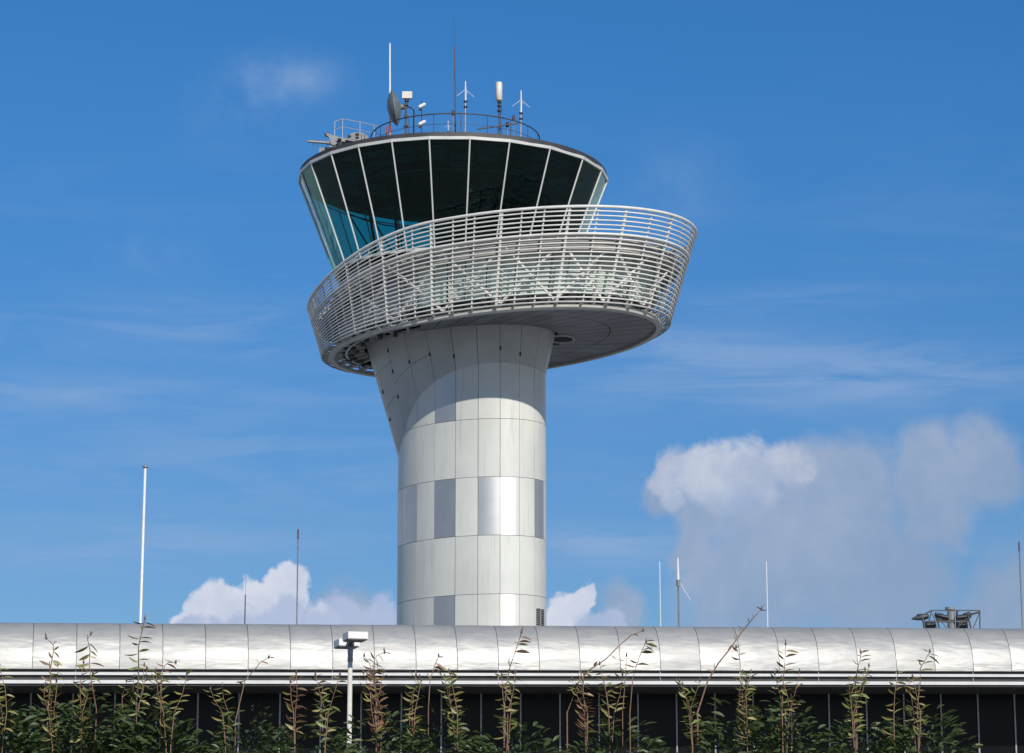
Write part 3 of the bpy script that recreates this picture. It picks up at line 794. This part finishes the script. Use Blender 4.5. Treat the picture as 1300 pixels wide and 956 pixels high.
# gutter strips under the curve
ppm = F/100*.985
def strip(y0, y1, d0, m, name, th=.25):
    za = P(650, y0, 100).z; zb2 = P(650, y1, 100).z
    mb = MB(); c = [TP(s, d0+dd, z) for s in (smin, smax) for dd in (0, th) for z in (zb2, za)]
    mb.add(c, [(0, 1, 3, 2), (4, 6, 7, 5), (0, 4, 5, 1), (2, 3, 7, 6), (0, 2, 6, 4), (1, 5, 7, 3)])
    return mb.build(name, m, terminal)
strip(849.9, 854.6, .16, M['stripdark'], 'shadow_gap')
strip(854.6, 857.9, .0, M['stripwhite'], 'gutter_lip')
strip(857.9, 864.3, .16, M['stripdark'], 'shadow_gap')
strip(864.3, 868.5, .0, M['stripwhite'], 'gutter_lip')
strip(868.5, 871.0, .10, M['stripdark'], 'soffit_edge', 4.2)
for i in idx:
    if i % 2: continue
    s = joint_bot(i); mb = MB(); z0, z1 = P(650, 868, 100).z, P(650, 850, 100).z
    mb.bar(TP(s, .10, z0), TP(s, .10, z1), .02, .03); mb.build('strip_joint', M['galv'], terminal)
# recessed dark facade
zf = P(650, 870, 100).z
for i in idx:
    a, b = joint_bot(i), joint_bot(i+1)
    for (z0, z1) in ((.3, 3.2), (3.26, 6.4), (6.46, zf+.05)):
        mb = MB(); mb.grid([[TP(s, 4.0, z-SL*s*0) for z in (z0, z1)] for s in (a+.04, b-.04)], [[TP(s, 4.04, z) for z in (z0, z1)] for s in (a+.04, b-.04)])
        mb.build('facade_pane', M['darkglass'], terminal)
for i in idx:
    s = joint_bot(i); mb = MB(); mb.bar(TP(s, 3.97, .3-SL*s), TP(s, 3.97, zf), .09, .06); mb.build('facade_mullion', M['galv'], terminal)
for z in (3.23, 6.43):
    mb = MB(); mb.bar(TP(smin, 3.975, z), TP(smax, 3.975, z), .05, .05); mb.build('facade_transom', M['galv'], terminal)
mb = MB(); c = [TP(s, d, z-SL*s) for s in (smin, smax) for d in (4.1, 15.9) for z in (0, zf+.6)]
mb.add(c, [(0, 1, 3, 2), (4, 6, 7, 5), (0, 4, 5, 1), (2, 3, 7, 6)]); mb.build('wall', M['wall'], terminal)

# ================================================================== double headed area light in front of the roof
Yl = 60.0
pb = P(444.5, 850, Yl); base = Vector((pb.x, Yl, 0)); zt2 = P(444.5, 815, Yl).z
o = thing('area_light', base, 'white double-headed box lamp on a grey pole before the curved roof', 'street lamp')
MB().lathe([(.13, 0), (.13, .5), (.06, .55), (.055, P(444, 840, Yl).z)], base, 12).build('lower_pole', M['cream'], o, True)
MB().lathe([(.065, 0), (.065, zt2-P(444, 840, Yl).z)], Vector((base.x, Yl, P(444, 840, Yl).z)), 12).build('upper_pole', M['machine'], o, True)
MB().lathe([(.09, -.1), (.09, .06)], Vector((base.x, Yl, zt2)), 12).build('pole_cap', M['darkmetal'], o)
for (px, py, dY, w) in ((451, 809.5, -.75, .47), (440, 818.5, 1.1, .50)):
    c = P(px, py, Yl+dY); rz = Matrix.Rotation(R(16), 3, 'Z')
    mb = MB(); mb.box(c+Vector((0, 0, .03)), (w, .62, .16), rz); hd = mb.build('lamp_head', M['white'], o)
    mb = MB(); mb.box(c-Vector((0, 0, .065)), (w-.03, .59, .03), rz); mb.build('lens', M['darkmetal'], hd)
    MB().bar(Vector((base.x, Yl, zt2)), c-Vector((0, 0, .04)), .06, .07).build('arm', M['darkmetal'], o)

# ================================================================== masts beyond the terminal
def simple_mast(px0, y0, px1, y1, Y, r, m, label, cat='mast', name='mast_pole', whip=None, cap=None, group=None, top_m=None):
    tp = P(px1, y1, Y); b = P(px0, y0, Y); k = (b-tp).normalized(); b = tp+(b-tp)*(tp.z/(tp.z-b.z))
    b.x = P(px0, y0, Y).x; b.z = 0
    o = thing(name, b, label, cat, group)
    j = b.lerp(tp, .975) if top_m else tp
    MB().rod(b, j, r*1.25, 8, r2=r*.8).build('pole', m, o, True)
    if top_m: MB().rod(j, tp, r*1.0, 8).build('pole_tip', top_m, o)
    if whip: MB().rod(tp, P(whip[0], whip[1], Y), whip[2], 5).build('whip', M['galv'], o)
    if cap: MB().lathe([(.03, -.12), (.14, -.05), (.14, .02), (.05, .06)], tp, 12).build('cap', M['machine'], o)
    return o
simple_mast(177, 790, 184.5, 592, 118, .075, M['white'], 'tall white flagpole without a flag left of the tower', 'flagpole', 'flagpole', cap=1)
simple_mast(378, 790, 378.5, 672, 122, .042, M['galv'], 'grey mast with dark tip above the left cloud', whip=(379, 636, .006), top_m=M['brownred'], group='slim masts behind the terminal roof')
simple_mast(311, 790, 311.5, 755, 122, .035, M['brownred'], 'short dark red mast with fine whip above the roof left', whip=(312, 728, .008), group='slim masts behind the terminal roof')
simple_mast(840, 795, 837.5, 713, 122, .022, M['white'], 'thin white mast just left of the whip antenna with a slanted stay', group='slim masts behind the terminal roof')
simple_mast(975, 795, 973, 713, 122, .024, M['white'], 'lone thin white mast beneath the big cloud right of the tower', group='slim masts behind the terminal roof')
simple_mast(1299.5, 790, 1293.5, 688, 122, .042, M['galv'], 'grey mast with dark tip at the far right edge', whip=(1292, 650, .007), top_m=M['brownred'], group='slim masts behind the terminal roof')
o = simple_mast(862, 795, 861, 740, 122, .055, M['galv'], 'antenna mast with thick white top and one slanted stay', 'antenna', 'antenna_mast')
MB().rod(P(861, 740, 122), P(860.5, 708, 122), .07, 8, r2=.03).build('whip', M['white'], o)
MB().rod(P(862, 738, 122), P(877, 762, 122), .012, 4).build('stay', M['white'], o)
MB().lathe([(.1, 0), (.1, .3)], P(861, 744, 122), 8).build('collar', M['galv'], o)

# ================================================================== floodlight gantry at the right
Y = 125.0
def q_(x, y, dy=0.0): return P(x, y, Y+dy)
b = Vector((q_(1207, 790).x, Y, 0))
o = thing('floodlight_gantry', b, 'dark steel floodlight platform rising above the terminal roof at right', 'floodlight mast')
MB().tube([b, q_(1207, 773)], .24, 10, r2=.19).build('column', M['galv'], o)
MB().lathe([(.24, 0), (.24, .12)], q_(1206, 774), 12).build('column_cap', M['machine'], o)
MB().rod(q_(1215, 800), q_(1215, 775), .06, 6).build('service_pipe', M['darkmetal'], o)
for dy in (-.9, .9):
    for a, c_, nm, r_ in (((1183, 775), (1244, 775), 'top_bar', .03), ((1183, 775), (1175, 779), 'top_bar', .03), ((1244, 775), (1244, 800), 'end_post', .03), ((1183, 775), (1179, 791), 'frame_post', .03),
                 ((1244, 777), (1229, 781), 'frame_bar', .05), ((1244, 777), (1235, 799), 'stay', .022), ((1171, 783), (1174, 799), 'frame_post', .05), ((1190, 787), (1193, 799), 'frame_post', .045),
                 ((1229, 781), (1233, 799), 'frame_post', .045), ((1192, 785), (1203, 799), 'stay', .022), ((1215, 798), (1226, 786), 'stay', .022), ((1184, 779), (1190, 799), 'stay', .02), ((1172, 789), (1232, 789), 'walkway_bar', .045), ((1172, 799), (1244, 799), 'walkway_bar', .045)):
        MB().rod(q_(*a, dy), q_(*c_, dy), r_, 5).build(nm, M['darkmetal'], o)
for x, y, w, h_, tl in ((1196, 783.5, .64, .30, 12), (1222, 784, .62, .30, -8), (1181, 794, .50, .32, 0), (1222, 794.5, .5, .34, 0), (1192, 781, .4, .2, 10), (1228, 780.5, .34, .2, -15)):
    mb = MB(); c = q_(x, y, -.3); rr = Matrix.Rotation(R(tl), 3, 'Y') @ Matrix.Rotation(R(25), 3, 'X')
    mb.box(c, (w, .30, h_*.72), rr); hd = mb.build('floodlight', M['darkmetal'], o)
    mb = MB(); mb.box(c-rr @ Vector((0, -.0, h_/2+.02)), (w*.85, .38, .03), rr); mb.build('floodlight_glass', M['machine'], hd)
    MB().box(c+Vector((0, -.28, h_*.1)), (w*.95, .05, .05), rr).build('cooling_fin', M['galv'], hd)
tmp = MB(); tmp.lathe([(.03, -.42), (.09, -.26), (.145, 0), (.16, .2), (.13, .34)], n=14)
mb = MB(); rr = Matrix.Rotation(R(80), 3, 'Y'); mb.add([q_(1168, 784, -.3)+rr @ Vector(v) for v in tmp.v], tmp.f)
smooth_angle(mb.build('round_floodlight', M['darkmetal'], o))
mb = MB(); rr = Matrix.Rotation(R(98), 3, 'Y'); mb.add([q_(1172, 782, .5)+rr @ Vector(v)*.8 for v in tmp.v], tmp.f)
smooth_angle(mb.build('round_floodlight', M['black'], o))

# ================================================================== shrubs in the foreground
def leafmat(name, c1, c2):
    m = bpy.data.materials.new(name); m.use_nodes = True
    t = m.node_tree; h = G(t); b = t.nodes['Principled BSDF']
    co = h.n('ShaderNodeTexCoord').outputs['Object']; oi = h.n('ShaderNodeObjectInfo').outputs['Random']
    f = h.m('ADD', h.m('MULTIPLY', oi, .6), h.m('MULTIPLY', h.noise(co, 25, 3, .5), .5), clamp=True)
    t.links.new(h.mix(f, c1, c2), b.inputs['Base Color']); b.inputs['Roughness'].default_value = .5
    b.inputs['Transmission Weight'].default_value = 0
    return m
M['leaf_green'] = leafmat('green_leaf', (.08, .13, .025), (.21, .24, .06))
M['leaf_olive'] = leafmat('olive_leaf', (.17, .16, .045), (.30, .25, .085))
M['leaf_brown'] = leafmat('brown_leaf', (.16, .08, .045), (.27, .15, .085))
M['leaf_dark'] = leafmat('dark_green_leaf', (.03, .055, .014), (.07, .095, .028))
M['stem'] = mat('reddish_stem', (.26, .15, .095), .6, 0, .3, 20)
M['stemdark'] = mat('dark_stem', (.12, .08, .06), .6, 0, .3, 20)
PX = 18.0/F
def leaf(mb, p, d, L, w, roll):
    d = d.normalized(); up = Vector((0, 0, 1)) if abs(d.z) < .9 else Vector((1, 0, 0))
    x = d.cross(up).normalized(); n_ = x.cross(d).normalized()
    x, n_ = x*math.cos(roll)+n_*math.sin(roll), n_*math.cos(roll)-x*math.sin(roll)
    prof = ((0, .05), (.2, .65), (.45, 1.0), (.7, .8), (.88, .4), (1, .02)); vs = []; fs = []
    for u, ww in prof:
        c = p+d*L*u-n_*L*.16*u*u
        vs += [c-x*w*ww/2+n_*w*.22*ww, c, c+x*w*ww/2+n_*w*.22*ww]
    for i in range(len(prof)-1):
        k = 3*i; fs += [(k, k+1, k+4, k+3), (k+1, k+2, k+5, k+4)]
    return mb.add(vs, fs)
def shoot(parent, pts, Y, r, leaves, stem='stem', tipbud=True, down=6):
    """pts: image points base to tip; leaves: (position along, angle deg, length px, kind)"""
    w = [P(x, y, Y) for x, y in pts]
    for i, p in enumerate(w): p.y += .05*math.sin(i*2.1+pts[0][0])
    w = [Vector((w[0].x+(w[0].x-w[-1].x)*.15, Y, .05)), Vector((w[0].x, Y, w[0].z-.9))]+w
    n_ = len(w); r *= .8; rr = [r*(1.8 if i == 0 else 1.5 if i == 1 else 1.15-.6*(i-1)/(n_-2)) for i in range(n_)]
    st = MB(); st.tube(w, rr, 6); st = st.build('shoot', M[stem], parent, True)
    vis = w[2:]; segs = [(b-a).length for a, b in zip(vis, vis[1:])]; tot = sum(segs)
    def at(u):
        d = u*tot
        for (a, b), L in zip(zip(vis, vis[1:]), segs):
            if d <= L: return a.lerp(b, d/L)
            d -= L
        return vis[-1].copy()
    for (u, ang, L, kind) in leaves:
        a = R(ang); d = Vector((math.cos(a), random.uniform(-.45, .15), math.sin(a)))
        mb = MB(); leaf(mb, at(u), d, L*PX*1.25, L*PX*random.uniform(.34, .46), random.uniform(-.9, .9)+(0 if math.cos(a) > 0 else math.pi))
        mb.build('leaf', M['leaf_'+kind], st)
    if tipbud:
        mb = MB(); mb.lathe([(.002, -.012), (.008, 0), (.002, .02)], vis[-1], 6); mb.build('bud', M['stemdark'], st)
    return st
def auto(n_, kinds, L=(8, 13), lo=.0, hi=1.0, spread=(15, 75)):
    res = []
    for i in range(n_):
        u = lo+(hi-lo)*(i+random.random()*.6)/n_; side = 1 if i % 2 else -1; e = random.uniform(*spread)
        ang = 90-side*(90-e*.6) if False else (e*.5 if side > 0 else 180-e*.5)
        if random.random() < .25: ang = -ang*.5 if side > 0 else 180+20
        res.append((u, ang, random.uniform(*L)*(1.1-.35*u), random.choice(kinds)))
    return res
GO = ['green', 'olive', 'olive']; OB = ['olive', 'brown', 'brown']; GG = ['green', 'green', 'olive']
shrubs = []
def shrub(px, label, Y=18.0, dense=1500):
    b = Vector((P(px, 900, Y).x, Y, 0)); o = thing('shrub', b, label, 'shrub', 'leggy shrubs along the verge in front of the terminal')
    # bushy body, below the picture
    mb = MB(); rnd = random.Random(int(px)); tv = rnd.uniform(-.14, .12); lf = rnd.uniform(.8, 1.35)
    for i in range(dense):
        a = rnd.uniform(0, 6.283); top = 2.84+tv+.10*math.sin(3*a+px)+rnd.uniform(-.12, .06); h_ = rnd.uniform(.2, 2.3) if i % 5 < 2 else rnd.uniform(2.2, top); rr = (.44 if h_ < 2.55 else .44-.32*((h_-2.55)/.45))*math.sqrt(rnd.random())
        p = b+Vector((rr*math.cos(a), rr*math.sin(a), h_))
        d = Vector((math.cos(a), math.sin(a), rnd.uniform(-.2, 1.0)))
        leaf(mb, p, d, rnd.uniform(.05, .09)*lf, rnd.uniform(.02, .032)*lf, rnd.uniform(-1, 1))
    fo = mb.build('foliage', M['leaf_dark'], o); fo['kind'] = 'stuff'
    return o
def low(o, px, Y, n_, kinds=GO, spread=26, y0=905, ytop=(838, 872)):
    """short leafy side shoots just above the bush"""
    for i in range(n_-(n_ > 3)):
        x0 = px+random.uniform(-spread, spread)*.7; x1 = x0+random.uniform(-16, 16); yt = random.uniform(*ytop)
        shoot(o, [(px+(x0-px)*.25, 948), (px+(x0-px)*.7, 905), ((x0+x1)/2+random.uniform(-2, 2), (y0+yt)/2), (x1, yt)], Y+random.uniform(-.3, .3), .0045, auto(random.randint(13, 18), kinds, (8.5, 14), .12, 1.0, (5, 95)))
o = shrub(5, 'shrub at the left edge with a brown leaf tip', 17.8); low(o, 0, 17.8, 3)
o = shrub(68, 'shrub with a forked brown-tipped shoot, second from the left edge', 18.1)
shoot(o, [(62, 900), (63, 866), (64, 850), (69, 828), (66, 818), (59, 810)], 18.1, .006, [(.35, 160, 11, 'brown'), (.4, 20, 11, 'green'), (.5, 100, 9, 'brown'), (.55, 165, 13, 'brown'), (.6, 340, 12, 'olive'), (.62, 120, 8, 'brown'), (.7, -40, 11, 'olive'), (.72, 40, 8, 'brown'), (.85, 60, 7, 'brown'), (.97, 170, 6, 'brown'), (1, 100, 6, 'brown'), (.3, -20, 14, 'green'), (.25, 190, 12, 'olive'), (.2, 30, 12, 'green')])
low(o, 72, 18.1, 4, GO)
o = shrub(115, 'shrub with one straight shoot of paired drooping leaves', 17.9)
shoot(o, [(121, 900), (117, 866), (114, 845), (113, 825), (112, 812), (116, 805)], 17.9, .005, [(.55, 195, 15, 'olive'), (.56, -5, 16, 'brown'), (.66, -15, 8, 'olive'), (.7, 215, 13, 'olive'), (.74, -30, 9, 'brown'), (.83, 215, 17, 'olive'), (.86, -35, 15, 'olive'), (.88, 100, 9, 'brown'), (.98, 50, 6, 'brown'), (.45, 150, 12, 'green'), (.4, -25, 14, 'green')], 'stem')
low(o, 100, 17.9, 3, GO)
o = shrub(178, 'tallest left shrub, its dark shoot ending in four level leaves', 18.2)
shoot(o, [(174, 900), (175, 866), (175, 845), (177, 822), (180, 801), (183, 785)], 18.2, .0065, [(.45, 200, 12, 'green'), (.47, -10, 12, 'green'), (.5, 160, 12, 'olive'), (.52, 10, 12, 'olive'), (.60, 195, 15, 'brown'), (.62, 15, 12, 'green'), (.70, 170, 8, 'brown'), (.73, 5, 13, 'olive'), (.77, 172, 15, 'olive'), (.78, 5, 13, 'olive'), (.9, 3, 15, 'olive'), (.95, 178, 12, 'olive'), (.96, -15, 15, 'olive'), (.86, 90, 7, 'green'), (1.0, 80, 6, 'brown')], 'stemdark')
low(o, 170, 18.2, 5, GG, 30, ytop=(832, 866))
o = shrub(212, 'shrub with a pale bending shoot just right of the tallest left one', 18.0)
shoot(o, [(203, 900), (206, 862), (209, 845), (214, 840), (224, 842)], 18.0, .005, auto(11, OB, (9, 14), .2, 1))
low(o, 215, 18.0, 4, GO, 20, ytop=(842, 868))
o = shrub(318, 'sparse shrub whose bare shoot leans right, left of the box lamp', 18.3)
shoot(o, [(300, 915), (311, 862), (323, 850), (331, 842), (341, 834)], 18.3, .005, [(.45, 160, 8, 'green'), (.5, 200, 10, 'brown'), (.8, 120, 7, 'brown'), (.85, -10, 8, 'brown'), (.97, 60, 6, 'brown'), (1, 0, 6, 'brown')])
low(o, 290, 18.3, 2, GO, 24, ytop=(860, 880)); 
o = shrub(378, 'low olive shrub tuft just left of the box lamp pole', 17.7); low(o, 376, 17.7, 2, OB, 10, ytop=(855, 866)); low(o, 412, 17.7, 3, GO, 10, ytop=(845, 864))
o = shrub(482, 'bushy brown-leaved shrub just right of the box lamp', 18.1)
shoot(o, [(478, 900), (475, 860), (474, 845), (478, 832), (488, 828)], 18.1, .005, [(.5, 150, 11, 'olive'), (.55, 10, 14, 'olive'), (.6, 170, 12, 'brown'), (.7, -20, 12, 'olive'), (.8, 130, 9, 'brown'), (.82, -70, 12, 'brown'), (.9, -40, 10, 'olive'), (1, -10, 9, 'brown'), (1, 100, 6, 'brown')])
shoot(o, [(480, 900), (473, 858), (469, 842), (462, 832)], 18.0, .004, auto(8, OB, (8, 12), .3, 1))
low(o, 483, 18.1, 5, OB, 22, ytop=(842, 864))
o = shrub(553, 'shrub under the tower with a thin pink-tipped shoot', 18.2)
shoot(o, [(544, 900), (546, 866), (550, 848), (555, 838), (557, 833)], 18.2, .0045, [(.5, 130, 8, 'olive'), (.72, -35, 14, 'olive'), (.75, -10, 15, 'olive'), (.85, -35, 11, 'brown'), (.97, 10, 7, 'brown'), (1, 160, 6, 'brown')])
low(o, 523, 18.2, 3, GO, 10, ytop=(846, 864)); low(o, 580, 18.2, 4, GO, 14, ytop=(848, 864))
o = shrub(652, 'shrub right of centre under the tower, one tall shoot with narrow red leaves', 17.9)
shoot(o, [(640, 900), (644, 862), (648, 845), (654, 828), (659, 812), (662, 803)], 17.9, .0055, [(.55, 0, 11, 'olive'), (.5, 100, 12, 'green'), (.68, 2, 17, 'brown'), (.81, 0, 11, 'olive'), (.84, 170, 5, 'brown'), (.85, 5, 13, 'brown'), (.93, -10, 13, 'brown'), (.99, 75, 8, 'brown'), (.42, 190, 9, 'green')])
low(o, 644, 17.9, 3, GO, 14, ytop=(848, 864))
o = shrub(780, 'sprawling shrub whose long bare shoot leans far right', 18.1)
shoot(o, [(720, 905), (735, 865), (748, 850), (768, 838), (786, 820), (801, 806), (816, 801)], 18.1, .006, [(.3, 100, 9, 'brown'), (.35, -20, 10, 'olive'), (.45, 60, 8, 'brown'), (.62, -30, 9, 'brown'), (.98, 20, 6, 'brown'), (.9, -10, 6, 'brown'), (.2, 170, 11, 'olive'), (.25, 30, 10, 'green')])
shoot(o, [(800, 905), (803, 862), (808, 845), (814, 828), (820, 815)], 18.0, .005, [(.6, 180, 13, 'brown'), (.62, 5, 14, 'brown'), (.65, 165, 9, 'brown'), (.8, 5, 13, 'olive'), (.84, 20, 13, 'olive'), (.93, -30, 14, 'brown'), (.96, -10, 13, 'olive'), (1, 10, 9, 'brown')])
shoot(o, [(790, 905), (794, 862), (795, 845), (795, 833)], 18.2, .004, auto(6, OB, (8, 12), .5, 1))
low(o, 745, 18.1, 4, OB, 22, ytop=(850, 868)); low(o, 775, 18.1, 3, GO, 10, ytop=(842, 862))
o = shrub(935, 'shrub with the longest bare shoot reaching above the roof line', 18.2)
shoot(o, [(885, 905), (899, 864), (912, 842), (928, 822), (942, 802), (955, 786), (966, 774)], 18.2, .0075, [(.38, 100, 7, 'green'), (.35, 150, 7, 'brown'), (.55, 60, 8, 'brown'), (.66, 100, 7, 'brown'), (.74, 100, 7, 'green'), (.79, 150, 8, 'brown'), (.86, 110, 6, 'green'), (.9, 80, 6, 'brown'), (.98, 10, 8, 'brown'), (1, 60, 7, 'brown'), (1, 160, 6, 'brown')])
shoot(o, [(938, 905), (940, 862), (939, 838), (938, 830), (934, 822)], 18.25, .003, [(.7, 170, 9, 'brown'), (.8, 20, 8, 'brown'), (.9, 140, 8, 'brown'), (.97, 40, 7, 'brown'), (.5, 10, 9, 'green'), (.45, 190, 9, 'green')])
low(o, 950, 18.2, 5, GO, 30, ytop=(848, 866)); low(o, 880, 18.2, 3, GG, 18, ytop=(858, 872))
o = shrub(996, 'neat shrub with one upright shoot of paired leaves right of the longest shoot', 18.0)
shoot(o, [(993, 900), (995, 862), (995, 848), (997, 832), (998, 817)], 18.0, .005, [(.52, 160, 11, 'olive'), (.55, 20, 11, 'olive'), (.62, 150, 11, 'brown'), (.65, 20, 12, 'brown'), (.76, 145, 10, 'brown'), (.8, 20, 13, 'olive'), (.86, 160, 11, 'olive'), (.9, -5, 15, 'olive'), (.9, 175, 3, 'brown'), (1, 90, 6, 'brown')])
low(o, 996, 18.0, 4, GO, 16, ytop=(846, 864))
o = shrub(1090, 'green-footed shrub with a dark seed head on its small shoot', 18.1)
shoot(o, [(1086, 900), (1087, 862), (1089, 848), (1091, 838), (1094, 828)], 18.1, .005, [(.7, 150, 10, 'olive'), (.75, 20, 13, 'brown'), (.6, 15, 13, 'brown'), (.85, 20, 12, 'olive'), (.95, 100, 7, 'brown'), (1, 20, 9, 'brown'), (.9, 170, 4, 'brown')])
low(o, 1086, 18.1, 5, GG, 16, ytop=(842, 862))
o = shrub(1172, 'smallest rightmost shrub, its bent shoot carrying one broad green leaf', 17.9)
shoot(o, [(1165, 900), (1167, 864), (1169, 848), (1174, 840), (1179, 828)], 17.9, .005, [(.62, 10, 14, 'olive'), (.72, 130, 6, 'brown'), (.75, 20, 12, 'olive'), (.8, 175, 8, 'brown'), (.92, -30, 15, 'green'), (.95, -10, 12, 'olive'), (1, 170, 8, 'brown')])
low(o, 1165, 17.9, 2, GO, 12, ytop=(852, 866)); low(o, 1135, 17.9, 1, GO, 4, ytop=(850, 860))

sc.cycles.transparent_max_bounces = 16
sc.cycles.max_bounces = 8
